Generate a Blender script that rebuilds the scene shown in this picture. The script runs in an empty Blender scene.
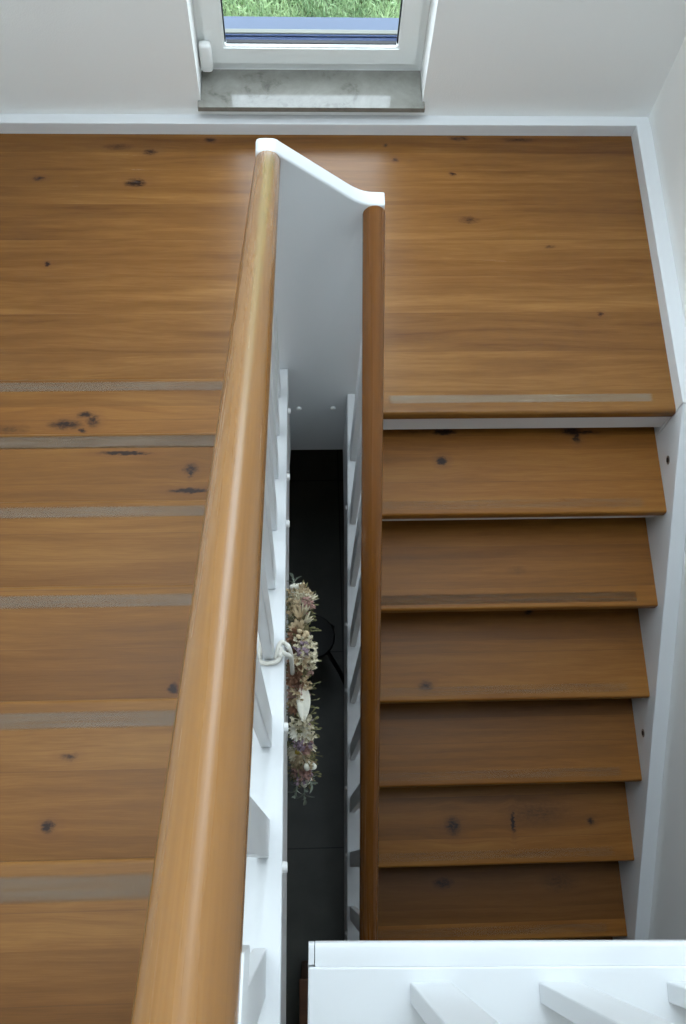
import bpy, bmesh, math, random
from mathutils import Vector, Matrix
random.seed(7)
C = bpy.context.scene.collection
PI = math.pi

# ------------------------------------------------------------------ helpers
def bx(bm, x0, x1, y0, y1, z0, z1, bev=0.0, seg=2):
    vs = [bm.verts.new((x, y, z)) for x in (x0, x1) for y in (y0, y1) for z in (z0, z1)]
    f = [(0,1,3,2),(4,6,7,5),(0,4,5,1),(2,3,7,6),(0,2,6,4),(1,5,7,3)]
    fs = [bm.faces.new([vs[i] for i in q]) for q in f]
    if bev:
        es = list({e for q in fs for e in q.edges})
        bmesh.ops.bevel(bm, geom=es, offset=bev, segments=seg, affect='EDGES', profile=.5)

def prism(bm, pts, a0, a1, axis='X', bev=0.0, seg=2):
    """polygon pts extruded along axis from a0 to a1 (X: pts are y,z; Y: pts are x,z; Z: pts are x,y)"""
    def P(p, a):
        return {'X': (a, p[0], p[1]), 'Y': (p[0], a, p[1]), 'Z': (p[0], p[1], a)}[axis]
    A = [bm.verts.new(P(p, a0)) for p in pts]; B = [bm.verts.new(P(p, a1)) for p in pts]
    n = len(pts); fs = [bm.faces.new(A[::-1]), bm.faces.new(B)]
    for i in range(n):
        fs.append(bm.faces.new((A[i], A[(i+1) % n], B[(i+1) % n], B[i])))
    bmesh.ops.recalc_face_normals(bm, faces=fs)
    if bev:
        es = list({e for q in fs for e in q.edges})
        bmesh.ops.bevel(bm, geom=es, offset=bev, segments=seg, affect='EDGES', profile=.5)

def tube(bm, pts, r, n=8):
    pts = [Vector(p) for p in pts]; rings = []
    up = Vector((.13, .21, .97)).normalized()
    for i, p in enumerate(pts):
        t = (pts[min(i+1, len(pts)-1)] - pts[max(i-1, 0)]).normalized()
        u = t.cross(up)
        if u.length < .05: u = t.cross(Vector((1, 0, 0)))
        u.normalize(); v = t.cross(u)
        rr = r[i] if isinstance(r, (list, tuple)) else r
        rings.append([bm.verts.new(p + u*math.cos(2*PI*k/n)*rr + v*math.sin(2*PI*k/n)*rr) for k in range(n)])
    for a, b in zip(rings, rings[1:]):
        for k in range(n):
            bm.faces.new((a[k], a[(k+1) % n], b[(k+1) % n], b[k]))
    bm.faces.new(rings[0][::-1]); bm.faces.new(rings[-1])
    bmesh.ops.recalc_face_normals(bm, faces=bm.faces)

def lathe(bm, prof, n=24, mat=Matrix()):
    rings = [[bm.verts.new(mat @ Vector((r*math.cos(2*PI*k/n), r*math.sin(2*PI*k/n), z))) for k in range(n)] for r, z in prof]
    for a, b in zip(rings, rings[1:]):
        for k in range(n):
            bm.faces.new((a[k], a[(k+1) % n], b[(k+1) % n], b[k]))
    bm.faces.new(rings[0][::-1]); bm.faces.new(rings[-1])
    bmesh.ops.recalc_face_normals(bm, faces=bm.faces)

def obj(name, bm, mat, parent=None, frame=None, smooth=False, bevelw=0):
    """bm holds world coordinates; frame is the object's own matrix"""
    M = frame or (parent.matrix_basis.copy() if parent is not None and parent.parent is None else Matrix())
    bm.transform(M.inverted())
    me = bpy.data.meshes.new(name); bm.to_mesh(me); bm.free()
    me.materials.append(mat)
    o = bpy.data.objects.new(name, me); C.objects.link(o)
    if smooth:
        for p in me.polygons: p.use_smooth = True
        if smooth == 'auto':
            me.set_sharp_from_angle(angle=math.radians(40))
    world_parent = Matrix()
    if parent is not None:
        o.parent = parent
        q = parent
        while q is not None:
            world_parent = q.matrix_basis @ world_parent; q = q.parent
    o.matrix_basis = world_parent.inverted() @ M
    return o

def tag(o, label, cat, group=None):
    o['label'] = label; o['category'] = cat
    if group: o['group'] = group
    return o

def thing(name, loc, label, cat, group=None):
    o = bpy.data.objects.new(name, None); C.objects.link(o)
    o.empty_display_size = .05
    o.matrix_basis = Matrix.Translation(loc)
    return tag(o, label, cat, group)

def struct(name, bm, mat, parent=None):
    o = obj(name, bm, mat, parent)
    if parent is None: o['kind'] = 'structure'
    return o

def T(x, y, z): return Matrix.Translation((x, y, z))

# ------------------------------------------------------------------ materials
def new_mat(name):
    m = bpy.data.materials.new(name); m.use_nodes = True
    nt = m.node_tree; b = nt.nodes['Principled BSDF']
    return m, nt, b

def lin(r, g, b):
    f = lambda c: (c/255/12.92) if c/255 <= .04045 else ((c/255+.055)/1.055)**2.4
    return (f(r), f(g), f(b), 1)

def plain(name, col, rough=.5, metal=0, bump=0, bscale=200, mottle=0, mscale=6, spec=.5):
    m, nt, b = new_mat(name)
    b.inputs['Base Color'].default_value = col; b.inputs['Roughness'].default_value = rough
    b.inputs['Metallic'].default_value = metal; b.inputs['Specular IOR Level'].default_value = spec
    tc = nt.nodes.new('ShaderNodeTexCoord')
    if mottle:
        n = nt.nodes.new('ShaderNodeTexNoise'); n.inputs['Scale'].default_value = mscale; n.inputs['Detail'].default_value = 6
        nt.links.new(tc.outputs['Object'], n.inputs['Vector'])
        mx = nt.nodes.new('ShaderNodeMix'); mx.data_type = 'RGBA'
        mx.inputs[6].default_value = tuple(c*(1-mottle) for c in col[:3]) + (1,)
        mx.inputs[7].default_value = tuple(min(1, c*(1+mottle)) for c in col[:3]) + (1,)
        nt.links.new(n.outputs['Fac'], mx.inputs[0]); nt.links.new(mx.outputs[2], b.inputs['Base Color'])
    if bump:
        n = nt.nodes.new('ShaderNodeTexNoise'); n.inputs['Scale'].default_value = bscale; n.inputs['Detail'].default_value = 3
        nt.links.new(tc.outputs['Object'], n.inputs['Vector'])
        bp = nt.nodes.new('ShaderNodeBump'); bp.inputs['Strength'].default_value = bump; bp.inputs['Distance'].default_value = .002
        nt.links.new(n.outputs['Fac'], bp.inputs['Height']); nt.links.new(bp.outputs[0], b.inputs['Normal'])
    return m

class N:
    """tiny node-graph helper"""
    def __init__(s, nt): s.nt = nt
    def new(s, t, **k):
        n = s.nt.nodes.new(t)
        for a, v in k.items(): setattr(n, a, v)
        return n
    def m(s, op, a, b=None, c=None, clamp=False):
        n = s.nt.nodes.new('ShaderNodeMath'); n.operation = op; n.use_clamp = clamp
        for i, v in enumerate((a, b, c)):
            if v is None: continue
            if isinstance(v, (int, float)): n.inputs[i].default_value = v
            else: s.nt.links.new(v, n.inputs[i])
        return n.outputs[0]
    def comb(s, x, y, z):
        n = s.nt.nodes.new('ShaderNodeCombineXYZ')
        for i, v in enumerate((x, y, z)):
            if isinstance(v, (int, float)): n.inputs[i].default_value = v
            else: s.nt.links.new(v, n.inputs[i])
        return n.outputs[0]
    def mix(s, f, a, b, blend='MIX'):
        n = s.nt.nodes.new('ShaderNodeMix'); n.data_type = 'RGBA'; n.blend_type = blend
        for i, v in ((0, f), (6, a), (7, b)):
            if isinstance(v, (int, float, tuple)): n.inputs[i].default_value = v
            else: s.nt.links.new(v, n.inputs[i])
        return n.outputs[2]
    def noise(s, vec, scale, detail=4, rough=.5, dist=0):
        n = s.nt.nodes.new('ShaderNodeTexNoise')
        n.inputs['Scale'].default_value = scale; n.inputs['Detail'].default_value = detail
        n.inputs['Roughness'].default_value = rough; n.inputs['Distortion'].default_value = dist
        s.nt.links.new(vec, n.inputs['Vector']); return n.outputs['Fac']
    def ramp(s, f, stops):
        n = s.nt.nodes.new('ShaderNodeValToRGB'); e = n.color_ramp.elements
        e[0].position, e[0].color = stops[0]; e[1].position, e[1].color = stops[-1]
        for p, c in stops[1:-1]:
            q = e.new(p); q.color = c
        s.nt.links.new(f, n.inputs[0]); return n.outputs[0]

def wood(name, seed=0., plank=.125, phase=0., knots=(), dark=lin(92, 56, 22), mid=lin(126, 83, 36), light=lin(154, 110, 56),
         axis='X', rough=.42, var=.16, bands=(), contrast=1.0, spec=.28, lon=1.0):
    """oak made of glued boards; grain runs along the object's axis. knots: (along, across, r_along, r_across, strength)
    bands: (across0, across1, factor) boards of a darker or lighter piece of oak"""
    m, nt, b = new_mat(name); g = N(nt)
    tc = g.new('ShaderNodeTexCoord'); sp = g.new('ShaderNodeSeparateXYZ'); nt.links.new(tc.outputs['Object'], sp.inputs[0])
    x, y, z = sp.outputs
    if axis == 'Y': x, y = y, x
    # knots warp the grain round themselves
    kmask = None; yw = y
    if knots:
        kn1 = g.noise(g.comb(g.m('MULTIPLY', x, 40.), g.m('MULTIPLY', y, 70.), 3.), 1., 3, .6); kn2 = g.noise(g.comb(g.m('MULTIPLY', x, 40.), g.m('MULTIPLY', y, 70.), 9.), 1., 3, .6)
        kx_ = g.m('ADD', x, g.m('MULTIPLY', g.m('SUBTRACT', kn1, .5), .030)); ky_ = g.m('ADD', y, g.m('MULTIPLY', g.m('SUBTRACT', kn2, .5), .016))
    halo = None
    for (kx, ky, ra, rc, st) in knots:
        dx = g.m('DIVIDE', g.m('SUBTRACT', kx_, kx), ra*1.7); dy = g.m('DIVIDE', g.m('SUBTRACT', ky_, ky), rc*1.6)
        d2 = g.m('ADD', g.m('MULTIPLY', dx, dx), g.m('MULTIPLY', dy, dy))
        fall = g.m('DIVIDE', 1., g.m('ADD', 1., g.m('MULTIPLY', d2, .35)))
        yw = g.m('ADD', yw, g.m('MULTIPLY', fall, g.m('MULTIPLY', dy, -rc*.55)))
        d = g.m('SQRT', d2)
        core = g.m('MULTIPLY', g.m('SUBTRACT', 1.25, d, clamp=True), st)
        kmask = core if kmask is None else g.m('MAXIMUM', kmask, core)
        hl = g.m('MULTIPLY', g.m('SUBTRACT', 1., g.m('DIVIDE', d, 2.6), clamp=True), min(.75, st*.6))
        halo = hl if halo is None else g.m('MAXIMUM', halo, hl)
    pid = g.m('FLOOR', g.m('DIVIDE', g.m('ADD', y, phase), plank))
    wn = g.new('ShaderNodeTexWhiteNoise', noise_dimensions='2D')
    nt.links.new(g.comb(pid, seed, 0.), wn.inputs['Vector'])
    rnd = wn.outputs['Value']
    off = g.m('ADD', g.m('MULTIPLY', rnd, 17.), seed*3.7)
    xo = g.m('MULTIPLY', g.m('ADD', x, off), lon)
    slow = g.noise(g.comb(g.m('MULTIPLY', xo, 1.3), g.m('MULTIPLY', yw, 5.), z), 1., 3, .5)
    yy = g.m('ADD', yw, g.m('MULTIPLY', g.m('SUBTRACT', slow, .5), .05))
    grain = g.noise(g.comb(g.m('MULTIPLY', xo, 2.2), g.m('MULTIPLY', yy, 42.), g.m('MULTIPLY', z, 42.)), 1., 7, .62, .5)
    broad = g.noise(g.comb(g.m('MULTIPLY', xo, .9), g.m('MULTIPLY', yy, 11.), g.m('MULTIPLY', z, 9.)), 1., 4, .55, .3)
    fine = g.noise(g.comb(g.m('MULTIPLY', xo, 14.), g.m('MULTIPLY', yy, 420.), g.m('MULTIPLY', z, 300.)), 1., 3, .6)
    v = g.m('ADD', g.m('MULTIPLY', g.m('SUBTRACT', grain, .5), .75*contrast), .5)
    v = g.m('ADD', v, g.m('MULTIPLY', g.m('SUBTRACT', broad, .5), .75*contrast))
    v = g.m('ADD', v, g.m('MULTIPLY', g.m('SUBTRACT', fine, .5), .34))
    v = g.m('ADD', v, g.m('MULTIPLY', g.m('SUBTRACT', rnd, .5), var), clamp=True)
    col = g.ramp(v, [(.12, dark), (.5, mid), (.88, light)])
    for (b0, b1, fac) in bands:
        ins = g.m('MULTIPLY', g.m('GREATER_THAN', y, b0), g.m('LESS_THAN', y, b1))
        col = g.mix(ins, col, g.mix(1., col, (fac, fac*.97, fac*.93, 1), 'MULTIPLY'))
    # dark mineral streaks
    streak = g.noise(g.comb(g.m('MULTIPLY', xo, 1.1), g.m('MULTIPLY', yy, 60.), g.m('MULTIPLY', z, 30.)), 1., 2, .5)
    sm = g.m('MULTIPLY', g.m('SUBTRACT', streak, .66, clamp=True), 3.2, clamp=True)
    col = g.mix(g.m('MULTIPLY', sm, .5), col, lin(96, 58, 30))
    # glue line between boards
    fr = g.m('ABSOLUTE', g.m('SUBTRACT', g.m('FRACT', g.m('DIVIDE', g.m('ADD', y, phase), plank)), .5))
    ln = g.m('MULTIPLY', g.m('GREATER_THAN', fr, .5-.0007/plank), .4)
    col = g.mix(ln, col, lin(90, 56, 30))
    if kmask is not None:
        nz = g.noise(g.comb(g.m('MULTIPLY', x, 70.), g.m('MULTIPLY', y, 130.), z), 1., 4, .6, .8)
        km = g.m('MULTIPLY', kmask, g.m('ADD', g.m('MULTIPLY', nz, 3.0), -.45), clamp=True)
        col = g.mix(g.m('MULTIPLY', halo, g.m('ADD', .35, nz), clamp=True), col, lin(112, 70, 38))
        col = g.mix(km, col, lin(44, 26, 17))
    nt.links.new(col, b.inputs['Base Color'])
    rg = g.m('ADD', rough-.05, g.m('MULTIPLY', grain, .12)); nt.links.new(rg, b.inputs['Roughness'])
    b.inputs['Specular IOR Level'].default_value = spec
    bp = g.new('ShaderNodeBump'); bp.inputs['Strength'].default_value = .10; bp.inputs['Distance'].default_value = .001
    nt.links.new(g.m('ADD', fine, g.m('MULTIPLY', grain, .6)), bp.inputs['Height']); nt.links.new(bp.outputs[0], b.inputs['Normal'])
    return m

M_wall = plain('white_plaster', lin(240, 240, 238), .9, bump=.35, bscale=260, spec=.2)
M_ceil = plain('ceiling_paint', lin(232, 232, 230), .9)
M_white = plain('white_lacquer', lin(223, 225, 227), .32, bump=.05, bscale=30)
M_cap = plain('white_plastic', lin(238, 238, 236), .35)
M_pvc = plain('window_plastic', lin(240, 242, 240), .3)
M_gasket = plain('black_rubber', lin(24, 26, 30), .6)
M_steel = plain('brushed_steel', lin(150, 150, 146), .35, metal=1)
M_alu = plain('sky_tinted_aluminium', lin(84, 93, 110), .6, spec=.15)  # blue of the sky's reflection put into the base colour
M_alud = plain('dark_sky_tinted_aluminium', lin(34, 50, 84), .5, spec=.15)  # sky reflection painted in as a darker blue
M_alul = plain('pale_aluminium_edge', lin(106, 106, 98), .5)
M_dark = plain('black_metal', lin(14, 14, 13), .6)
M_cord = plain('cotton_cord', lin(226, 222, 212), .9, bump=.6, bscale=300)
M_cab = wood('dark_oak_furniture', 3., dark=lin(60, 36, 22), mid=lin(84, 52, 32), light=lin(104, 68, 42))

def tape_mat(name, a0, a1, col):
    m, nt, b = new_mat(name); g = N(nt)
    tc = g.new('ShaderNodeTexCoord'); sp = g.new('ShaderNodeSeparateXYZ'); nt.links.new(tc.outputs['Object'], sp.inputs[0])
    n = g.noise(g.comb(g.m('MULTIPLY', sp.outputs[0], 5.), g.m('MULTIPLY', sp.outputs[1], 110.), 0.), 1., 5, .65)
    n2 = g.noise(tc.outputs['Object'], 900., 2, .5)
    gn = g.new('ShaderNodeTexCoord'); gs = g.new('ShaderNodeSeparateXYZ'); nt.links.new(gn.outputs['Generated'], gs.inputs[0])
    def edge(c, w): return g.m('MINIMUM', g.m('DIVIDE', g.m('SUBTRACT', .5, g.m('ABSOLUTE', g.m('SUBTRACT', c, .5))), w), 1.)
    ed = g.m('MULTIPLY', edge(gs.outputs[1], .16), edge(gs.outputs[0], .015))
    b.inputs['Base Color'].default_value = col
    b.inputs['Roughness'].default_value = .4
    nt.links.new(g.m('MULTIPLY', g.m('ADD', a0, g.m('MULTIPLY', n, a1), clamp=True), ed), b.inputs['Alpha'])
    bp = g.new('ShaderNodeBump'); bp.inputs['Strength'].default_value = .12; bp.inputs['Distance'].default_value = .0004
    nt.links.new(n2, bp.inputs['Height']); nt.links.new(bp.outputs[0], b.inputs['Normal'])
    return m
M_tape = tape_mat('clear_grip_tape', .02, .75, lin(158, 136, 114))
M_tape_land = tape_mat('brownish_grip_tape', .02, .70, lin(184, 164, 138))
M_tape_faint = tape_mat('faint_grip_tape', -.18, .55, lin(150, 136, 116))  # fainter copy: weaker reflection on the down flight put into its alpha

def glass_mat():
    m, nt, b = new_mat('window_glass'); nt.nodes.remove(b); g = N(nt)
    out = [n for n in nt.nodes if n.type == 'OUTPUT_MATERIAL'][0]
    tr = g.new('ShaderNodeBsdfTransparent'); tr.inputs[0].default_value = (.93, .96, .96, 1)
    gl = g.new('ShaderNodeBsdfGlossy'); gl.inputs['Roughness'].default_value = .01
    ge_ = g.new('ShaderNodeNewGeometry'); dp = g.new('ShaderNodeVectorMath', operation='DOT_PRODUCT')
    nt.links.new(ge_.outputs['Normal'], dp.inputs[0]); nt.links.new(ge_.outputs['Incoming'], dp.inputs[1])
    fr = g.m('ADD', .03, g.m('MULTIPLY', g.m('POWER', g.m('SUBTRACT', 1., g.m('ABSOLUTE', dp.outputs['Value'])), 5.), .9))
    mx = g.new('ShaderNodeMixShader'); nt.links.new(fr, mx.inputs[0])
    nt.links.new(tr.outputs[0], mx.inputs[1]); nt.links.new(gl.outputs[0], mx.inputs[2]); nt.links.new(mx.outputs[0], out.inputs[0])
    return m
M_glass = glass_mat()

def stone_mat():
    m, nt, b = new_mat('polished_grey_marble'); g = N(nt)
    tc = g.new('ShaderNodeTexCoord')
    n = g.noise(tc.outputs['Object'], 9., 8, .62, 1.0); n2 = g.noise(tc.outputs['Object'], 32., 6, .7, .5)
    v = g.m('ADD', g.m('MULTIPLY', n, .7), g.m('MULTIPLY', n2, .3))
    col = g.ramp(v, [(.34, lin(96, 95, 88)), (.46, lin(126, 124, 117)), (.64, lin(138, 137, 130))])
    nt.links.new(col, b.inputs['Base Color']); b.inputs['Roughness'].default_value = .1
    b.inputs['Specular IOR Level'].default_value = .52
    return m
M_stone = stone_mat()

def tile_mat():
    m, nt, b = new_mat('anthracite_floor_tile'); g = N(nt)
    tc = g.new('ShaderNodeTexCoord'); sp = g.new('ShaderNodeSeparateXYZ'); nt.links.new(tc.outputs['Object'], sp.inputs[0])
    def joint(c, o, s):
        fr = g.m('ABSOLUTE', g.m('SUBTRACT', g.m('FRACT', g.m('DIVIDE', g.m('ADD', c, o), s)), .5))
        return g.m('GREATER_THAN', fr, .5-.0025/s)
    j = g.m('MAXIMUM', joint(sp.outputs[0], .03, .8), joint(sp.outputs[1], .724, .8))
    n = g.noise(tc.outputs['Object'], 7., 6, .6)
    col = g.ramp(n, [(.3, lin(58, 60, 54)), (.7, lin(74, 76, 68))])
    col = g.mix(j, col, lin(20, 20, 18))
    nt.links.new(col, b.inputs['Base Color']); b.inputs['Roughness'].default_value = .45
    return m
M_tile = tile_mat()

def grass_mat(name, a, c):
    m, nt, b = new_mat(name); g = N(nt)
    tc = g.new('ShaderNodeTexCoord')
    n = g.noise(tc.outputs['Object'], 5., 6, .6); n2 = g.noise(tc.outputs['Object'], 60., 3, .6)
    v = g.m('ADD', g.m('MULTIPLY', n, .5), g.m('MULTIPLY', n2, .5))
    nt.links.new(g.ramp(v, [(.36, a), (.64, c)]), b.inputs['Base Color']); b.inputs['Roughness'].default_value = .8
    return m
M_grass = grass_mat('lawn_grass', lin(78, 116, 76), lin(182, 202, 156))
M_soil = grass_mat('lawn_soil', lin(60, 84, 50), lin(98, 114, 78))

# ------------------------------------------------------------------ measured frame of the stair
RISE, GO = .185, .2563
S = RISE/GO; TH = math.atan(S)
Y0, YL, YW = .489, .5115, 1.543         # nose of the landing (down flight), first nose (up flight), skirting face
XR, XLO = .9515, -1.25                  # outer ends of the treads
XA0, XA1 = -.2895, -.2345
HA, HB = .024, -.020                # stringer between up flight and well
XB0, XB1 = -.0582, -.0150               # stringer between well and down flight
YP0, YP1 = .545, .582                   # turning panel
WALLX, WALLY = 1.002, 1.583
GZ = 1.295                              # upper floor level
FZ = -1.48                              # lower floor level
noseL = lambda k: YL - (k-1)*GO + {1: .006, 2: .007, 3: .008, 4: .0115, 5: .010, 6: .004}[k]        # k-th tread up, z = k*RISE
noseR = lambda k: .479 - k*GO + {1: .007, 2: .007}.get(k, 0)
zL = lambda y, h: h + RISE + S*(YL - y)     # line above the nosing, up flight
zR = lambda y, h: h - S*(.479 - y)          # line above the nosing, down flight

# ------------------------------------------------------------------ room shell
ZC = 4.1; YB = -3.4; XW = -1.29
b = bmesh.new(); bx(b, XW-.1, WALLX+.12, YB-.1, WALLY+.3, FZ-.1, FZ); struct('floor', b, M_tile)
WX0, WX1, WZ0, WZ1 = -.516, .2185, .100, 3.30        # window opening
b = bmesh.new()
YO = WALLY+.30
prism(b, [(XW-.1, FZ), (WX0, FZ), (WX0, ZC), (XW-.1, ZC)], WALLY, YO, 'Y')
prism(b, [(WX1, FZ), (WALLX+.12, FZ), (WALLX+.12, ZC), (WX1, ZC)], WALLY, YO, 'Y')
prism(b, [(WX0, FZ), (WX1, FZ), (WX1, WZ0), (WX0, WZ0)], WALLY, YO, 'Y')
prism(b, [(WX0, WZ1), (WX1, WZ1), (WX1, ZC), (WX0, ZC)], WALLY, YO, 'Y')
struct('wall_back', b, M_wall)
b = bmesh.new(); bx(b, WALLX, WALLX+.12, YB, WALLY, FZ, ZC); struct('wall_right', b, M_wall)
b = bmesh.new(); bx(b, XW-.1, XW, YB, WALLY, FZ, ZC); struct('wall_left', b, M_wall)
b = bmesh.new(); bx(b, XW-.1, WALLX+.12, YB-.1, YB, FZ, ZC); struct('wall_front', b, M_wall)
# ceiling with an unseen roof window, added and sized to light the stair
SX0, SX1, SY0, SY1 = -1.22, .75, -.60, 1.40
b = bmesh.new()
bx(b, XW-.1, SX0, YB-.1, YO, ZC, ZC+.2); bx(b, SX1, WALLX+.12, YB-.1, YO, ZC, ZC+.2)
bx(b, SX0, SX1, YB-.1, SY0, ZC, ZC+.2); bx(b, SX0, SX1, SY1, YO, ZC, ZC+.2)
struct('ceiling', b, M_ceil)
b = bmesh.new()
bx(b, SX0, SX0+.06, SY0, SY1, ZC+.08, ZC+.18); bx(b, SX1-.06, SX1, SY0, SY1, ZC+.08, ZC+.18)
bx(b, SX0+.06, SX1-.06, SY0, SY0+.06, ZC+.08, ZC+.18); bx(b, SX0+.06, SX1-.06, SY1-.06, SY1, ZC+.08, ZC+.18)
w2 = struct('added_roof_window', b, M_pvc)
b = bmesh.new(); bx(b, SX0+.06, SX1-.06, SY0+.06, SY1-.06, ZC+.12, ZC+.13); obj('glass_pane', b, M_glass, w2)

# skirting on the window wall and at the right of the landing
b = bmesh.new(); bx(b, XW, WALLX, YW, WALLY, -.30, .050, .003); struct('baseboard_back', b, M_white)
b = bmesh.new(); bx(b, XR, WALLX, Y0+.003, YW, -.30, .056, .003); struct('baseboard_right', b, M_white)

# ------------------------------------------------------------------ window with frame, sash, glass, sill
YF = 1.715
win = bpy.data.objects.new('window_1', None); C.objects.link(win); win['kind'] = 'structure'
win.matrix_basis = T((WX0+WX1)/2, YF, .11)
def ring(bm, x0, x1, z0, z1, w, y0, y1, bev=.003):
    wl, wr, wb, wt = w
    o = [(x0, z0), (x1, z0), (x1, z1), (x0, z1)]; i = [(x0+wl, z0+wb), (x1-wr, z0+wb), (x1-wr, z1-wt), (x0+wl, z1-wt)]
    vo = [[bm.verts.new((p[0], y, p[1])) for p in o] for y in (y0, y1)]
    vi = [[bm.verts.new((p[0], y, p[1])) for p in i] for y in (y0, y1)]
    es = []
    for k in range(4):
        n = (k+1) % 4
        for q in ((vo[0][k], vo[0][n], vi[0][n], vi[0][k]), (vo[1][k], vi[1][k], vi[1][n], vo[1][n]),
                  (vo[0][k], vo[1][k], vo[1][n], vo[0][n]), (vi[0][k], vi[0][n], vi[1][n], vi[1][k])):
            f = bm.faces.new(q)
    bmesh.ops.recalc_face_normals(bm, faces=bm.faces)
    e = [x for x in bm.edges if len(x.link_faces) == 2 and x.calc_face_angle(0) > .5]
    bmesh.ops.bevel(bm, geom=e, offset=bev, segments=2, affect='EDGES')
b = bmesh.new(); ring(b, WX0, WX1, .113, WZ1, (.035, .035, .042, .05), YF, YF+.07, .002); obj('window_frame', b, M_pvc, win)
b = bmesh.new(); ring(b, WX0+.020, WX1-.020, .113+.034, WZ1-.03, (.066, .066, .070, .08), YF-.014, YF+.0155, .005); obj('sash', b, M_pvc, win)
GX0, GX1, GZ0, GZ1 = WX0+.086, WX1-.086, .217, WZ1-.11
b = bmesh.new(); ring(b, GX0-.002, GX1+.002, GZ0-.002, GZ1+.002, (.006, .006, .005, .006), YF+.002, YF+.016, .0005); obj('gasket', b, M_gasket, win)
b = bmesh.new(); bx(b, GX0, GX1, YF+.010, YF+.016, GZ0, GZ1); obj('glass_pane', b, M_glass, win)
b = bmesh.new(); bx(b, WX0+.004, WX0+.044, YF-.046, YF-.0145, .138, .250, .012, 4); obj('hinge_cover', b, M_cap, win, smooth='auto')
b = bmesh.new()
prism(b, [(WX0+.001, YF-.0005), (WX0+.001, WALLY), (WX0-.008, WALLY-.0005), (WX0-.008, WALLY-.030), (WX1+.006, WALLY-.030), (WX1+.006, WALLY-.0005), (WX1-.001, WALLY), (WX1-.001, YF-.0005)],
      .0935, .113, 'Z', .0015)
obj('window_sill', b, M_stone, win)
# outside: rubber-edged metal profile, pale edge, metal sill, reflected sky blue painted in
b = bmesh.new()
for i in range(3): bx(b, WX0+.04, WX1-.04, 1.7325+i*.0098, 1.7398+i*.0098, .160, .2165-.003*(i % 2), .0015)
bx(b, WX0+.04, WX1-.04, 1.7325, 1.7615, .158, .206)
obj('outer_profile', b, M_alud, win)
b = bmesh.new(); bx(b, WX0+.04, WX1-.04, 1.7625, 1.781, .157, .217, .003); obj('outer_edge', b, M_alul, win)
b = bmesh.new(); prism(b, [(WX0, 1.786), (WX0, 1.8835), (WX0-.05, 1.8840), (WX0-.05, 1.956), (WX1+.05, 1.956), (WX1+.05, 1.8840), (WX1, 1.8835), (WX1, 1.786)], .0995, .1045, 'Z'); obj('outer_sill', b, M_alu, win)

# lawn outside
b = bmesh.new(); bx(b, -6, 6, YO+.02, 14, -.42, -.30); lawn = obj('lawn', b, M_soil); lawn['kind'] = 'structure'
b = bmesh.new()
for i in range(26000):
    x = random.uniform(-.8, .5); y = 1.96 + 1.5*random.random()**1.3
    h = random.uniform(.02, .05); a = random.uniform(0, 2*PI); w = random.uniform(.002, .004)
    lx, ly = random.gauss(0, .018), random.gauss(0, .018)
    dx, dy = math.cos(a)*w, math.sin(a)*w
    v = [b.verts.new((x-dx, y-dy, -.302)), b.verts.new((x+dx, y+dy, -.302)), b.verts.new((x+lx*.5+dx*.7, y+ly*.5+dy*.7, -.30+h*.6)),
         b.verts.new((x+lx, y+ly, -.30+h)), b.verts.new((x+lx*.5-dx*.7, y+ly*.5-dy*.7, -.30+h*.6))]
    b.faces.new(v)
gr = obj('grass', b, M_grass); gr['kind'] = 'stuff'; tag(gr, 'short green grass of the lawn seen through the window', 'grass')

# ------------------------------------------------------------------ oak landing
def tread_block(bm, poly, z0, z1, nose_edges=None):
    prism(bm, poly, z0, z1, 'Z')

LZ = .045
land = thing('stair_landing', (-.15, 1.0, 0), 'wide oak half-landing below the window, between the two flights', 'landing')
land_knots = [(-.736, 1.342, .020, .010, 1.1), (-.692, 1.468, .014, .007, .9), (-.995, 1.027, .006, .006, 1.2), (-.494, 1.519, .013, .006, 1.0),
              (-.80, 1.49, .03, .008, .5), (.366, 1.195, .020, .009, .55), (.757, .836, .006, .005, .9), (.13, 1.44, .006, .005, 1.), (.32, 1.38, .007, .005, 1.),
              (-.62, .505, .01, .004, 1.), (.355, 1.53, .02, .006, .8), (.10, 1.50, .005, .005, .8), (.56, 1.525, .035, .006, .6), (-1.05, 1.36, .012, .006, .8),
              (.62, 1.09, .01, .004, .5)]
lk = [(x+.15, y-1.0, a, c, s) for x, y, a, c, s in land_knots]
M_land = wood('oak_landing', 1.3, .138, .02, lk, rough=.24, spec=.38, bands=[(.468, .60, .80), (.30, .345, .9), (-.05, .04, .93)])
b = bmesh.new()
pts = [(XLO, YL-.055), (XA0-.0005, YL-.055), (XA0-.0005, YP1+.0005), (XB1+.003, YP1+.0005), (XB1+.003, Y0), (XR, Y0), (XR, YW), (XLO, YW)]
prism(b, pts, -LZ, 0, 'Z')
es = [e for e in b.edges if all(abs(v.co.y-Y0) < 1e-5 and v.co.x > -.02 for v in e.verts) and abs(e.verts[0].co.x-e.verts[1].co.x) > .1]
bmesh.ops.bevel(b, geom=es, offset=.012, segments=5, affect='EDGES', profile=.5)
obj('board', b, M_land, land, smooth='auto')
b = bmesh.new(); bx(b, XB1, XR, Y0+.012, Y0+.030, -.135, -LZ); obj('apron', b, M_white, land)
b = bmesh.new(); bx(b, .066, .886, .523, .553, 0, .0008); obj('anti_slip_strip', b, M_tape_land, land)

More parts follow.
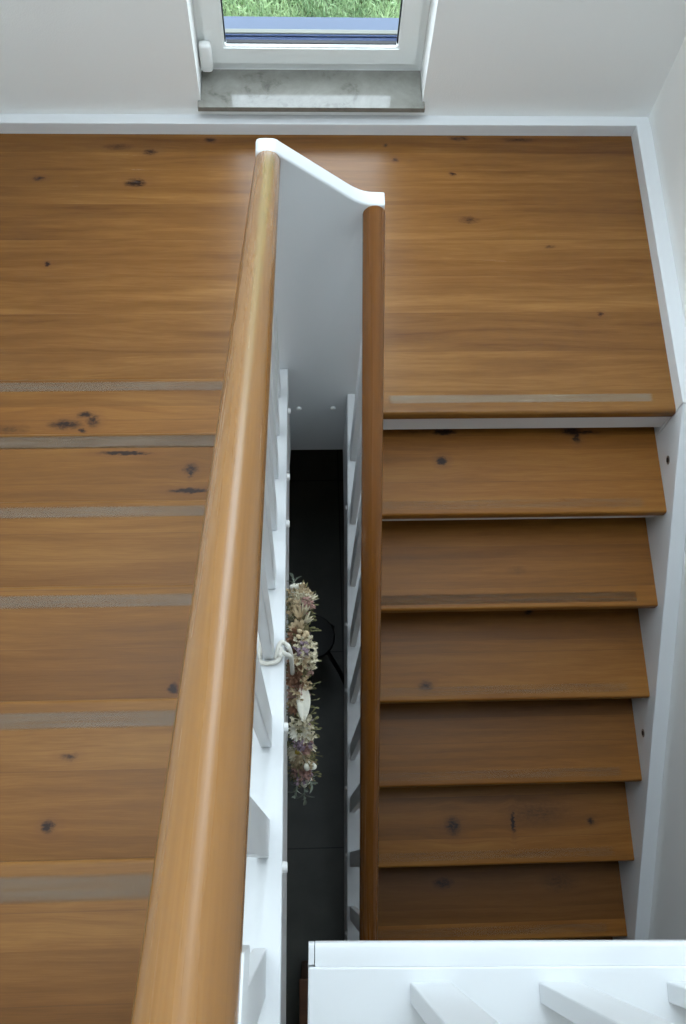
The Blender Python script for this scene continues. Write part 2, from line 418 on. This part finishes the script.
# ------------------------------------------------------------------ treads
up_lab = {
 1: 'lowest oak tread of the left flight, with a cluster of dark knots',
 2: 'second oak tread above the landing, left flight, with dark cracks and a knot',
 3: 'third oak tread of the left flight, fine straight grain under a grey anti-slip strip',
 4: 'fourth oak tread of the left flight, one small knot beside the handrail',
 5: 'fifth oak tread of the left flight, with a small round knot far from the handrail',
 6: 'nearest and highest oak tread of the left flight, bottom left corner'}
up_knots = {
 1: [(-.798, .404, .012, .006, 1.2), (-.775, .385, .010, .012, .9), (-.85, .375, .026, .009, 1.0), (-.80, .357, .006, .004, 1.1), (-1.0, .36, .03, .01, .4)],
 2: [(-.645, .205, .036, .0035, 1.5), (-.478, .160, .011, .009, .9), (-.478, .152, .004, .009, 1.2), (-.478, .101, .030, .004, 1.6)],
 3: [(-.62, -.02, .02, .008, .15)],
 4: [(-.452, -.455, .006, .007, 1.2), (-.86, -.445, .02, .016, .5)],
 5: [(-.625, -.712, .0065, .0065, 1.25), (-.60, -.60, .009, .004, .7)],
 6: [(-.9, -.9, .02, .01, .3)]}
for k in range(1, 7):
    y, z = noseL(k), k*RISE
    t = thing('stair_tread', (-.76, y-.15, z), up_lab[k], 'stair tread', 'oak treads of the left flight')
    kn = [(x+.76, yy-(y-.15), a, c, s) for x, yy, a, c, s in up_knots[k]]
    bands = {1: [(.062, .2, .93), (-.2, .062, 1.12)], 2: [(-.2, -.10, .9)], 3: [(-.2, .0, .92)], 4: [(-.2, .02, .9)], 5: [(-.2, .0, .95)], 6: [(-.2, .03, .85)]}[k]
    mt = wood('oak_tread_up_%d' % k, 4.1+k*2.37, {1: .15, 2: .17, 3: .13, 4: .12, 5: .14, 6: .12}[k], .03*k+.1, kn, rough=.42, bands=bands, contrast=.85)
    b = bmesh.new(); bx(b, XLO, XA0-.0005, y-.300, y, z-.040, z)
    es = [e for e in b.edges if all(abs(v.co.y-y) < 1e-5 for v in e.verts) and abs(e.verts[0].co.x-e.verts[1].co.x) > .1]
    bmesh.ops.bevel(b, geom=es, offset=.008, segments=4, affect='EDGES', profile=.5)
    obj('board', b, mt, t, smooth='auto')
    g0, g1 = {1: (.009, .042), 2: (.007, .043), 3: (.013, .043), 4: (.018, .048), 5: (.019, .051), 6: (.018, .058)}[k]
    b = bmesh.new(); bx(b, -1.235, -.335, y-g1, y-g0-.001, z, z+.0008); obj('anti_slip_strip', b, M_tape, t)
    b = bmesh.new(); bx(b, XLO, XA0, y-.038, y-.020, z-.13, z-.040); obj('riser_strip', b, M_white, t)

dn_lab = {
 1: 'highest oak tread of the right flight, just below the landing, two dark knots',
 2: 'second oak tread below the landing on the right flight, nearly free of knots',
 3: 'third oak tread of the right flight, grey knot near its front edge',
 4: 'fourth oak tread of the right flight, dark knot at its back edge',
 5: 'fifth oak tread of the right flight, short black crack in the middle',
 6: 'sixth oak tread of the right flight, dark rear board, beside the white edge board',
 7: 'oak tread of the right flight hidden under the white upper floor edge'}
dn_knots = {
 1: [(.262, .514, .024, .007, 1.4), (.680, .512, .020, .009, 1.3), (.692, .492, .007, .013, 1.2), (.72, .508, .03, .004, .9), (.249, .412, .009, .009, 1.5), (.18, .52, .06, .01, .3)],
 2: [(.5, .10, .02, .008, .2)],
 3: [(.204, -.239, .013, .011, .8), (.57, .01, .01, .008, 1.3)],
 4: [(.43, -.240, .026, .016, 1.1)],
 5: [(.318, -.671, .016, .020, .9), (.533, -.663, .004, .022, 1.4), (.62, -.635, .07, .03, .35), (.812, -.667, .008, .008, .9)],
 6: [(.295, -.862, .022, .012, .9), (.72, -.87, .04, .02, .4)],
 7: []}
for k in range(1, 8):
    y, z = noseR(k), -k*RISE
    t = thing('stair_tread', (.47, y+.15, z), dn_lab[k], 'stair tread', 'oak treads of the right flight')
    kn = [(x-.47, yy-(y+.15), a, c, s) for x, yy, a, c, s in dn_knots[k]]
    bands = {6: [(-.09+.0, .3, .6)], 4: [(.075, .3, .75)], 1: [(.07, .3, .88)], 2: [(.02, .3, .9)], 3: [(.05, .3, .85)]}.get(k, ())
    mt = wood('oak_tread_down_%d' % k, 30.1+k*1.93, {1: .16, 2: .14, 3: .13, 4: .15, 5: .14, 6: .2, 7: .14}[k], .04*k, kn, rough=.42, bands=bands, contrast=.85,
              dark=lin(98, 58, 18), mid=lin(136, 86, 30), light=lin(162, 112, 50))
    b = bmesh.new(); bx(b, XB1+.0005, XR-.0005, y, y+.305, z-.040, z)
    es = [e for e in b.edges if all(abs(v.co.y-y) < 1e-5 for v in e.verts) and abs(e.verts[0].co.x-e.verts[1].co.x) > .1]
    bmesh.ops.bevel(b, geom=es, offset=.008, segments=4, affect='EDGES', profile=.5)
    obj('board', b, mt, t, smooth='auto')
    b = bmesh.new(); bx(b, .04, .885, y+.016, y+.050, z, z+.0008); obj('anti_slip_strip', b, M_tape_faint, t)
    b = bmesh.new(); bx(b, XB1, XR, y+.022, y+.038, z-.112, z-.040); obj('riser_strip', b, M_white, t)

# ------------------------------------------------------------------ stringers
def cap(parent, x, y, z, d, mat=M_cap, r=.006, ln=.008, name='screw_cap'):
    b = bmesh.new(); m = Matrix.Translation((x, y, z)) @ Matrix.Rotation(PI/2*d, 4, 'Y')
    lathe(b, [(r, 0), (r, ln*.7), (r*.8, ln)], 12, m); return obj(name, b, mat, parent, smooth='auto')

yl1 = -1.42
tl = thing('stringer', ((XA0+XA1)/2, YP0, zL(YP0, -.1)), 'white sloping stringer along the well side of the left flight, wreath tied to it', 'stringer')
b = bmesh.new(); e = .0005
prism(b, [(YP0-e, zL(YP0, HA)), (YP0-e, -.375), (.32, zL(.32, -.33)), (yl1, zL(yl1, -.33)), (yl1, zL(yl1, HA))], XA0, XA1, 'X', .002)
obj('stringer_board', b, M_white, tl)
for (y, h) in ((.085, .0), (-.075, .0), (-.565, .005), (-.785, .005), (.40, -.06)):
    cap(tl, XA1-.001, y, zL(y, h), 1, M_cap, .0085, .008)
tr = thing('stringer', ((XB0+XB1)/2, YP0, -.1), 'white sloping stringer along the well side of the right flight', 'stringer')
b = bmesh.new()
prism(b, [(YP0-e, -.375), (YP0-e, zR(YP0, HB)), (-1.45, zR(-1.45, HB)), (-1.45, zR(-1.45, -.30)), (.30, zR(.30, -.30))], XB0, XB1, 'X', .002)
obj('stringer_board', b, M_white, tr)
for y in (.265, -.055, -.245, -.54, -.755, -1.02):
    cap(tr, XB0+.001, y, zR(y, -.05), -1, M_cap, .0075, .006)
to = thing('stringer', (XR+.025, Y0, 0), 'white sloping wall stringer at the right ends of the right flight treads', 'stringer')
b = bmesh.new()
ya, yb = Y0, -1.45
prism(b, [(ya, -.30), (ya, .056), (.46, zR(.46, .046)), (-.2, zR(-.2, .052)), (yb, zR(yb, .092)), (yb, zR(yb, -.30))], XR, WALLX, 'X', .003)
obj('stringer_board', b, M_white, to)
for (y, z) in ((.378, -.117), (-.395, -.670)):
    c = cap(to, XR+.001, y, z, -1, M_steel, .0145, .002, 'screw_head')
    b = bmesh.new(); m = Matrix.Translation((XR-.001, y, z)) @ Matrix.Rotation(-PI/2, 4, 'Y')
    lathe(b, [(.0085, 0), (.0085, .0012)], 6, m); obj('socket', b, M_dark, c)
cap(to, XR+.001, -.60, zR(-.60, -.06), -1, M_cap, .004, .002)
tw = thing('stringer', (XLO, YL, .1), 'white sloping wall stringer at the outer left ends of the left flight treads', 'stringer')
b = bmesh.new(); prism(b, [(YL+.03, 0), (YL+.03, zL(YL+.03, .05)), (yl1, zL(yl1, .05)), (yl1, zL(yl1, -.3)), (YL-.2, 0)], XW+.001, XLO-.0005, 'X', .003)
obj('stringer_board', b, M_white, tw)

# ------------------------------------------------------------------ white turning panel between the flights
b = bmesh.new()
zt, zb = 1.067, .905
pts = [(-.283, -.385), (-.0125, -.385), (-.0125, zb-.002), (-.030, zb-.001), (-.045, zb), (-.056, zb+.003), (-.066, zb+.0075), (-.078, zb+.015), (-.092, zb+.026)]
pts += [(-.235, zt-.009), (-.240, zt-.004), (-.247, zt-.001), (-.262, zt), (-.276, zt-.001), (-.281, zt-.004), (-.283, zt-.010)]
prism(b, pts, YP0, YP1, 'Y')
es = [x for x in b.edges if len(x.link_faces) == 2 and abs(x.verts[0].co.y-x.verts[1].co.y) < 1e-6 and (x.verts[0].co.z > .5 or x.verts[1].co.z > .5)]
bmesh.ops.bevel(b, geom=es, offset=.005, segments=3, affect='EDGES', profile=.5)
pn = thing('newel_panel', (-.148, (YP0+YP1)/2, -.385), 'tall white panel joining the two handrails at the landing, sloping curved top', 'panel')
obj('panel_board', b, M_white, pn, smooth='auto')
for x in (-.205, -.099):
    b = bmesh.new(); m = Matrix.Translation((x, YP0+.001, -.065)) @ Matrix.Rotation(PI/2, 4, 'X')
    lathe(b, [(.008, 0), (.008, .005), (.006, .0075)], 14, m); obj('screw_cap', b, M_cap, pn, smooth='auto')

# ------------------------------------------------------------------ railings
def rail_mesh(x, y0, y1, zc, sgn, r=.0253, n=28, S=S):
    """round rail with upright cut ends, zc is the centre height at y=YP0"""
    b = bmesh.new(); rings = []
    for i in range(9):
        y = y0+(y1-y0)*i/8
        z = zc + sgn*S*(y-YP0)
        rings.append([b.verts.new((x+r*math.cos(2*PI*k/n), y, z+r/math.cos(TH)*math.sin(2*PI*k/n))) for k in range(n)])
    for a, c in zip(rings, rings[1:]):
        for k in range(n): b.faces.new((a[k], a[(k+1) % n], c[(k+1) % n], c[k]))
    b.faces.new(rings[0][::-1]); b.faces.new(rings[-1]); bmesh.ops.recalc_face_normals(b, faces=b.faces)
    return b
RLX, RLZ, SL = -.2592, 1.040, .744
RRX, RRZ = -.0343, .8735
M_railL = wood('oak_handrail_left', 61., .6, .3, (), axis='Y', rough=.26, spec=.5, lon=.35, dark=lin(112, 70, 29), mid=lin(138, 94, 44), light=lin(160, 115, 62), contrast=.7)
M_railR = wood('oak_handrail_right', 77., .6, .3, (), axis='Y', rough=.26, spec=.5, lon=.35, dark=lin(98, 56, 14), mid=lin(122, 73, 22), light=lin(144, 92, 34), contrast=.6)

rl = thing('stair_railing', (RLX, YP0, 1.04), 'left stair railing, pale oak handrail rising towards the viewer over white slats', 'railing')
yE = -1.30
fr = T(RLX, YP0, RLZ) @ Matrix.Rotation(-math.atan(SL), 4, 'X')
obj('handrail', rail_mesh(RLX, YP0-.0005, yE, RLZ, -1, .0256, 28, SL), M_railL, rl, frame=fr, smooth='auto')
def slat(bm, x0, x1, y0, y1, foot, top, bev=.002):
    prism(bm, [(y0, foot(y0)), (y1, foot(y1)), (y1, top(y1)), (y0, top(y0))], x0, x1, 'X', bev)
topL = lambda y: RLZ - SL*(y-YP0) - .020
first = None
ysl = [.397, .230, .063, -.107, -.271, -.435, -.602, -.771, -.938, -1.105]
for y in ysl:
    b = bmesh.new(); slat(b, -.2720, -.2538, y, y+.055, lambda q: zL(q, HA+.0005), topL)
    obj('baluster', b, M_white, rl, frame=T(-.263, y, zL(y, HA)))
b = bmesh.new(); zq = lambda y, d: RLZ-SL*(y-YP0)-d
prism(b, [(-.822, zq(-.822, -.001)), (-.822, zq(-.822, .050)), (yE, zq(yE, .050)), (yE, zq(yE, -.001))], -.2400, -.2322, 'X', .001)
obj('joining_batten', b, M_white, rl)
b = bmesh.new(); bx(b, -.285, -.238, -1.40, -1.335, GZ+.08, 2.30, .002); obj('newel_post', b, M_white, rl)

rr = thing('stair_railing', (RRX, YP0, .88), 'right stair railing, darker oak handrail descending from the white panel', 'railing')
fr = T(RRX, YP0, RRZ) @ Matrix.Rotation(TH, 4, 'X')
obj('handrail', rail_mesh(RRX, YP0-.0005, -1.40, RRZ, 1, .0249), M_railR, rr, frame=fr, smooth='auto')
topR = lambda y: RRZ + S*(y-YP0) - .020
for y in [.376, .211, .043, -.125, -.288, -.458, -.622, -.795, -.973, -1.14]:
    b = bmesh.new(); slat(b, -.0495, -.0310, y, y+.048, lambda q: zR(q, HB+.0005), topR)
    obj('baluster', b, M_white, rr, frame=T(-.040, y, zR(y, HB)))

# ------------------------------------------------------------------ upper floor edge with its slat railing
ge = thing('gallery_edge', (.4, -.95, GZ), 'white edge board of the upper floor in the bottom right corner, carrying white slats', 'floor edge')
b = bmesh.new()
prism(b, [(-.8725, GZ-.026), (-.8725, GZ-.010), (-.8732, GZ-.0065), (-.8755, GZ-.0042), (-.879, GZ-.0035), (-.9003, GZ-.0035), (-.9003, GZ-.026)], -.1903, WALLX-.0005, 'X'); obj('edge_moulding', b, M_white, ge, smooth='auto')
b = bmesh.new(); bx(b, -.1985, WALLX-.0005, -1.16, -.9005, GZ-.05, GZ, .0025, 2); obj('edge_board', b, M_white, ge)
b = bmesh.new(); prism(b, [(-.8728, GZ-.026), (-.8728, GZ-.010), (-.8735, GZ-.0070), (-.8758, GZ-.0048), (-.879, GZ-.0042), (-.8985, GZ-.0042), (-.8985, GZ-.026)], -.1985, -.1912, 'X', .0005); obj('end_piece', b, M_white, ge)
gr_ = thing('gallery_railing', (.4, -.93, GZ), 'white slat railing standing on the upper floor edge, slats leaning out to the lower right', 'railing')
for x in (-.073, .087, .247, .407, .567, .727, .887):
    b = bmesh.new(); bx(b, x, x+.051, -.942, -.918, GZ+.0002, 2.17, .002)
    obj('baluster', b, M_white, gr_, frame=T(x+.025, -.93, GZ))
b = bmesh.new(); bx(b, -.1, WALLX-.001, -.958, -.902, 2.17, 2.21, .012, 4); obj('top_rail', b, M_white, gr_)
b = bmesh.new(); bx(b, -.1985, WALLX, YB, -1.195, GZ-.24, GZ-.003); bx(b, XW, -.1990, YB, -1.45, GZ-.24, GZ-.003)
for g_ in (ge, gr_):
    pv = Vector((-.2, -.8725, GZ)); g_.matrix_basis = T(*pv) @ Matrix.Rotation(-.027, 4, 'Z') @ T(*-pv) @ g_.matrix_basis
M_floor_up = wood('oak_floorboards', 91., .16, .0, (), rough=.4); uf = obj('upper_floor', b, M_floor_up); uf['kind'] = 'structure'; uf.name = 'floor_upper'

# ------------------------------------------------------------------ things far down on the lower floor
st = thing('stool', (-.165, .02, FZ), 'small black round stool on the dark floor far below, behind the wreath', 'stool')
b = bmesh.new(); lathe(b, [(.06, -.955), (.082, -.95), (.087, -.935), (.082, -.922), (.03, -.918)], 28, T(-.168, .02, 0)); obj('seat', b, M_dark, st, smooth='auto')
for a in (-35, -95, 60, 150):
    c, s_ = math.cos(math.radians(a)), math.sin(math.radians(a))
    b = bmesh.new(); tube(b, [(-.168+c*.05, .02+s_*.05, -.95), (-.168+c*.13, .02+s_*.13, -1.2), (-.168+c*.19, .02+s_*.19, FZ+.001)], .009); obj('leg', b, M_dark, st, smooth='auto')
lc = thing('cabinet', (-.147, -1.5, FZ), 'dark brown wooden cabinet on the lower floor, a strip beside the white edge board', 'cabinet')
b = bmesh.new(); bx(b, -.222, -.072, -1.9, -1.13, FZ+.05, FZ+.70, .003); obj('body', b, M_cab, lc)
b = bmesh.new(); bx(b, -.228, -.066, -1.906, -1.124, FZ+.70, FZ+.725, .003); obj('top', b, M_cab, lc)
for (x, y) in ((-.2, -1.16), (-.095, -1.16), (-.2, -1.87), (-.095, -1.87)):
    b = bmesh.new(); bx(b, x-.015, x+.015, y-.015, y+.015, FZ, FZ+.05); obj('foot', b, M_cab, lc)

# ------------------------------------------------------------------ dried flower wreath
WC = Vector((-.206, -.425, .585)); WR = .178
wr = thing('wreath', WC, 'dried flower wreath in cream and brown hanging edge-on in the stairwell by a white cord', 'wreath')
def dry(name, c, j=.2): return plain(name, c, .85, mottle=j, mscale=90, bump=.4, bscale=400, spec=.2)
cream = dry('dried_cream', lin(212, 202, 176)); beige = dry('dried_beige', lin(188, 168, 136)); brown = dry('dried_brown', lin(140, 104, 82))
pink = dry('dried_pink', lin(186, 150, 140)); olive = dry('dried_olive', lin(128, 124, 88)); whitep = dry('dried_white', lin(232, 228, 214))
yellow = dry('dried_yellow', lin(204, 180, 92)); moss = dry('moss', lin(92, 84, 58), .4); greyg = dry('dried_grey_green', lin(138, 146, 132))
lilac = dry('dried_lilac', lin(160, 140, 152))

def petal(bm, M, L, W, curl, nseg=4):
    prev = None
    for i in range(nseg+1):
        t = i/nseg; w = W*math.sin(PI*(.12+.80*t))
        c = Vector((L*t, 0, curl*L*t*t)); q = [bm.verts.new(M @ (c+Vector((0, s*w, abs(s)*w*.35)))) for s in (-1, 0, 1)]
        if prev:
            for k in range(2): bm.faces.new((prev[k], prev[k+1], q[k+1], q[k]))
        prev = q
def blob(bm, M, r, sx=1, sy=1, sz=1, u=8, v=6, rough=0):
    res = bmesh.ops.create_uvsphere(bm, u_segments=u, v_segments=v, radius=r, matrix=M @ Matrix.Diagonal((sx, sy, sz, 1)))
    if rough:
        for w in res['verts']: w.co += Vector((random.gauss(0, rough), random.gauss(0, rough), random.gauss(0, rough)))
def proto_mesh(kind, mat, mat2=None):
    bm = bmesh.new()
    if kind == 'daisy':
        for L, n, cu in ((.017, 13, .25), (.013, 11, .6)):
            for k in range(n):
                petal(bm, Matrix.Rotation(2*PI*k/n+random.uniform(-.1, .1), 4, 'Z') @ Matrix.Rotation(-random.uniform(.05, .4), 4, 'Y'), L*random.uniform(.85, 1.1), .0022, cu)
        nf = len(bm.faces); blob(bm, T(0, 0, .0015), .0045, 1, 1, .6, rough=.0004)
    elif kind == 'straw':
        for L, n, a in ((.014, 11, .15), (.012, 10, .55), (.009, 8, .95), (.006, 6, 1.3)):
            for k in range(n):
                petal(bm, Matrix.Rotation(2*PI*k/n+random.uniform(-.2, .2), 4, 'Z') @ Matrix.Rotation(-a, 4, 'Y'), L*random.uniform(.8, 1.15), .0034, .35)
        nf = len(bm.faces); blob(bm, T(0, 0, .003), .003)
    elif kind == 'pods':
        for k in range(5):
            a = Vector((random.uniform(-.011, .011), random.uniform(-.011, .011), random.uniform(.004, .018)))
            tube(bm, [(0, 0, 0), a*.5+Vector((0, 0, .003)), a], .0008, 5)
            blob(bm, Matrix.Translation(a) @ Matrix.Rotation(random.uniform(0, PI), 4, (1, .3, 0)), random.uniform(.0035, .0055), 1, 1, 1.25)
        nf = len(bm.faces)
    elif kind == 'cluster':
        for k in range(26):
            a = Vector((random.gauss(0, 1), random.gauss(0, 1), abs(random.gauss(0, 1)))).normalized()*random.uniform(.006, .015)
            tube(bm, [(0, 0, 0), a], .0006, 4)
            for j in range(4):
                petal(bm, Matrix.Translation(a) @ Matrix.Rotation(random.uniform(0, 2*PI), 4, 'Z') @ Matrix.Rotation(random.uniform(-1.2, .3), 4, 'Y'), .0048, .0018, .4, 2)
        nf = len(bm.faces)
    elif kind == 'leafy':
        tube(bm, [(0, 0, 0), (.004, .001, .014), (.006, -.002, .028)], .0008, 5)
        for k in range(9):
            z = .003+.003*k
            petal(bm, T(.006*z/.028, 0, z) @ Matrix.Rotation(k*2.4, 4, 'Z') @ Matrix.Rotation(-.7, 4, 'Y'), random.uniform(.009, .014), .0026, -.3)
        nf = len(bm.faces)
    elif kind == 'spike':
        for k in range(7):
            petal(bm, Matrix.Rotation(2*PI*k/7, 4, 'Z') @ Matrix.Rotation(-1.15+random.uniform(-.15, .15), 4, 'Y'), random.uniform(.020, .027), .0022, .1)
        nf = len(bm.faces)
    elif kind == 'bigleaf':
        for a in (-.35, 0, .35):
            petal(bm, Matrix.Rotation(a, 4, 'X') @ Matrix.Rotation(-.12, 4, 'Y'), .068, .0125, -.15, 8)
        nf = len(bm.faces)
    me = bpy.data.meshes.new(kind); 
    bmesh.ops.recalc_face_normals(bm, faces=bm.faces)
    bm.to_mesh(me); bm.free(); me.materials.append(mat)
    if mat2:
        me.materials.append(mat2)
        for i, p in enumerate(me.polygons):
            if i >= nf: p.material_index = 1
    for p in me.polygons: p.use_smooth = True
    return me
names = {'daisy': 'dried_daisy', 'straw': 'strawflower', 'pods': 'seed_pods', 'cluster': 'flower_cluster', 'leafy': 'leaf_sprig', 'spike': 'grass_tuft', 'bigleaf': 'pale_leaf'}
protos = {
 'daisy': [proto_mesh('daisy', cream, yellow), proto_mesh('daisy', whitep, olive)],
 'straw': [proto_mesh('straw', beige, brown), proto_mesh('straw', brown, brown), proto_mesh('straw', pink, brown)],
 'pods': [proto_mesh('pods', whitep), proto_mesh('pods', beige)],
 'cluster': [proto_mesh('cluster', beige), proto_mesh('cluster', cream), proto_mesh('cluster', lilac), proto_mesh('cluster', pink)],
 'leafy': [proto_mesh('leafy', olive), proto_mesh('leafy', greyg)],
 'spike': [proto_mesh('spike', cream), proto_mesh('spike', beige)],
 'bigleaf': [proto_mesh('bigleaf', whitep)]}
b = bmesh.new()
base_pts = []
nseg, ns = 72, 12; rings = []
for i in range(nseg):
    a = 2*PI*i/nseg; rc = .013*(1+.25*math.sin(7*a)+.15*math.sin(17*a+1))
    rings.append([b.verts.new(WC+Vector((rc*math.cos(2*PI*k/ns)*1.0, math.cos(a)*(WR+rc*math.sin(2*PI*k/ns)), math.sin(a)*(WR+rc*math.sin(2*PI*k/ns))))+Vector([random.gauss(0, .0012) for _ in range(3)])) for k in range(ns)])
for i in range(nseg):
    A, B = rings[i], rings[(i+1) % nseg]
    for k in range(ns): b.faces.new((A[k], A[(k+1) % ns], B[(k+1) % ns], B[k]))
bmesh.ops.recalc_face_normals(b, faces=b.faces)
obj('wreath_base', b, moss, wr)
b = bmesh.new()
for i in range(420):       # small twigs and bits of leaf
    a = random.uniform(0, 2*PI); ph = random.uniform(0, 2*PI)
    rad = Vector((0, math.cos(a), math.sin(a))); d = rad*math.sin(ph)+Vector((math.cos(ph), 0, 0))
    p = WC + rad*WR + d*.010; tdir = (d+Vector([random.gauss(0, .5) for _ in range(3)])).normalized()
    q = p+tdir*random.uniform(.012, .026)
    tube(b, [p, (p+q)/2+Vector([random.gauss(0, .001) for _ in range(3)]), q], .0006, 4)
    for j in range(2):
        petal(b, Matrix.Translation(q) @ Vector((1, 0, 0)).rotation_difference(tdir).to_matrix().to_4x4() @ Matrix.Rotation(random.uniform(0, 6), 4, 'X') @ Matrix.Rotation(.4, 4, 'Y'), .008, .002, .2, 2)
tw_ = obj('twigs', b, olive, wr); tw_['kind'] = 'stuff'

def place(kind, idx, ang, phi, sc=1.0, out=.012):
    """ang: place on the ring (0 = +Y side, 90 = top); phi: turn about the tube, 90 = outwards"""
    a, ph = math.radians(ang), math.radians(phi)
    rad = Vector((0, math.cos(a), math.sin(a))); d = (rad*math.sin(ph)+Vector((math.cos(ph), 0, 0))).normalized()
    p = rad*WR + d*out
    o = bpy.data.objects.new(names[kind], protos[kind][idx % len(protos[kind])]); C.objects.link(o); o.parent = wr
    o.matrix_basis = Matrix.Translation(p) @ Vector((0, 0, 1)).rotation_difference(d).to_matrix().to_4x4() @ Matrix.Rotation(random.uniform(0, 2*PI), 4, 'Z') @ Matrix.Scale(sc, 4)
    return o
# seen from above: ang 0..180 is the visible upper half, from window side to near side
vis = [('leafy', 1, 2, 100, 1.1), ('pods', 0, 10, 95, 1.0), ('daisy', 0, 18, 60, .95), ('pods', 0, 24, 110, 1.0), ('cluster', 0, 30, 60, 1.2), ('cluster', 0, 34, 105, 1.25),
       ('spike', 0, 40, 40, 1.0), ('cluster', 1, 42, 80, 1.2), ('cluster', 3, 47, 55, 1.1), ('cluster', 0, 50, 120, 1.2), ('spike', 0, 56, 70, 1.0), ('spike', 1, 60, 95, 1.05),
       ('spike', 0, 63, 60, 1.0), ('straw', 0, 67, 110, 1.1), ('straw', 1, 72, 125, 1.1), ('pods', 1, 74, 80, 1.1), ('cluster', 1, 78, 60, 1.2), ('cluster', 2, 82, 85, 1.1),
       ('cluster', 1, 86, 55, 1.25), ('straw', 0, 88, 95, 1.1), ('straw', 1, 93, 125, 1.2), ('straw', 1, 99, 120, 1.2), ('straw', 2, 104, 125, 1.1), ('cluster', 0, 100, 70, .8),
       ('cluster', 0, 108, 115, 1.1), ('straw', 1, 112, 130, 1.0), ('cluster', 1, 121, 90, 1.1), ('daisy', 1, 127, 105, 1.15), ('cluster', 1, 130, 60, 1.0),
       ('straw', 2, 133, 65, 1.0), ('cluster', 2, 134, 85, 1.1), ('spike', 0, 137, 45, .8), ('straw', 2, 140, 60, .9), ('daisy', 0, 143, 120, 1.25), ('cluster', 0, 147, 85, 1.2),
       ('pods', 0, 151, 65, 1.1), ('straw', 0, 154, 125, 1.0), ('cluster', 3, 157, 80, 1.2), ('leafy', 1, 160, 60, 1.0), ('cluster', 2, 163, 90, 1.2), ('pods', 0, 167, 70, 1.1),
       ('straw', 1, 84, 150, 1.0), ('straw', 1, 91, 150, 1.0), ('leafy', 1, 172, 110, 1.2), ('leafy', 1, 177, 80, 1.2)]
for k, i, a, ph, sc in vis: place(k, i, a, ph, sc*(1.05 if k == 'pods' else 1.35), .012)
kinds = ['daisy', 'straw', 'cluster', 'cluster', 'pods', 'leafy', 'spike', 'straw']
for n in range(46):
    place(kinds[n % 8], n, 185+n*3.8, random.uniform(30, 150), 1.1)
bl = place('bigleaf', 0, 109, 70, .95, .020)
bl.matrix_basis = Matrix.Translation((.004, -.035, WR+.012)) @ Matrix.Rotation(-PI/2, 4, 'Z') @ Matrix.Rotation(.1, 4, 'Y')
# cord tied round a slat, over the stringer edge and down to the wreath
yc = -.435
b = bmesh.new()
def cr(P, r=.0042, n=10):
    P = [Vector(p) for p in P]; out = []
    for i in range(len(P)-1):
        p0, p1, p2, p3 = P[max(i-1, 0)], P[i], P[i+1], P[min(i+2, len(P)-1)]
        for j in range(6):
            t = j/6; out.append(.5*((2*p1)+(p2-p0)*t+(2*p0-5*p1+4*p2-p3)*t*t+(3*p1-p0-3*p2+p3)*t**3))
    out.append(P[-1]); tube(b, out, r, n)
x0, x1 = -.2775, -.2485
zt_ = lambda q: zL(q, HA+.005)
cr([(-.240, yc+.012, zt_(yc)+.006), (x1, yc-.006, zt_(yc-.006)+.004), (x0, yc-.006, zt_(yc-.006)+.006), (x0, yc+.028, zt_(yc+.028)+.006), (x0, yc+.058, zt_(yc+.058)+.006)])
cr([(-.249, yc-.002, zt_(yc)+.006), (-.2465, yc+.020, zt_(yc+.02)+.008), (-.2405, yc+.034, zt_(yc+.03)+.007), (-.2315, yc+.031, zt_(yc+.03)+.001), (-.2265, yc+.022, zt_(yc)-.006), (-.2230, yc+.012, zt_(yc)-.04), (-.222, yc+.004, WC.z+WR+.008)])
cr([(-.240, yc+.012, zt_(yc)+.006), (-.2315, yc+.008, zt_(yc)+.002), (-.2245, yc+.006, zt_(yc)-.010), (-.2225, yc+.002, zt_(yc)-.05), (-.222, yc-.004, WC.z+WR+.006)])
cr([(-.2465, yc+.024, zt_(yc+.03)+.009), (-.2400, yc+.016, zt_(yc+.02)+.015), (-.2440, yc+.002, zt_(yc)+.012)])
obj('hanging_cord', b, M_cord, wr, smooth=True)

# ------------------------------------------------------------------ light
w = bpy.data.worlds.new('sky'); bpy.context.scene.world = w; w.use_nodes = True
nt = w.node_tree; bg = nt.nodes['Background']
bg.inputs[0].default_value = (.82, .90, 1.0, 1); bg.inputs[1].default_value = 5.0
def portal(name, loc, rot, sx, sy):
    l = bpy.data.lights.new(name, 'AREA'); l.shape = 'RECTANGLE'; l.size = sx; l.size_y = sy; l.cycles.is_portal = True
    o = bpy.data.objects.new(name, l); C.objects.link(o); o.location = loc; o.rotation_euler = rot
portal('window_daylight', ((WX0+WX1)/2, YO+.01, 1.1), (-PI/2, 0, 0), .74, 2.1)
portal('added_roof_window_portal', ((SX0+SX1)/2, (SY0+SY1)/2, ZC+.195), (0, 0, 0), SX1-SX0, SY1-SY0)  # sampling portal of the added roof window

# ------------------------------------------------------------------ camera
R = [(.998984, -.027085, .036016), (-.01296, -.938137, -.34602), (.04316, .345202, -.937535)]
right, down, fwd = [Vector(r).normalized() for r in R]
down = fwd.cross(right).normalized(); right = down.cross(fwd).normalized()
cam = bpy.data.cameras.new('camera'); co = bpy.data.objects.new('camera', cam); C.objects.link(co)
Mx = Matrix((right, -down, -fwd)).transposed().to_4x4(); Mx.translation = (-.2, -.78, 2.594)
co.matrix_world = Mx
cam.sensor_fit = 'VERTICAL'; cam.sensor_height = 24; cam.lens = 951.706/1024*24; cam.clip_start = .02
sc = bpy.context.scene; sc.camera = co
sc.view_settings.view_transform = 'Standard'; sc.view_settings.look = 'None'; sc.view_settings.gamma = 1
sc.view_settings.use_curve_mapping = False; sc.view_settings.exposure = 0.62
sc.cycles.use_denoising = True; sc.cycles.max_bounces = 10; sc.cycles.diffuse_bounces = 6; sc.cycles.transparent_max_bounces = 12
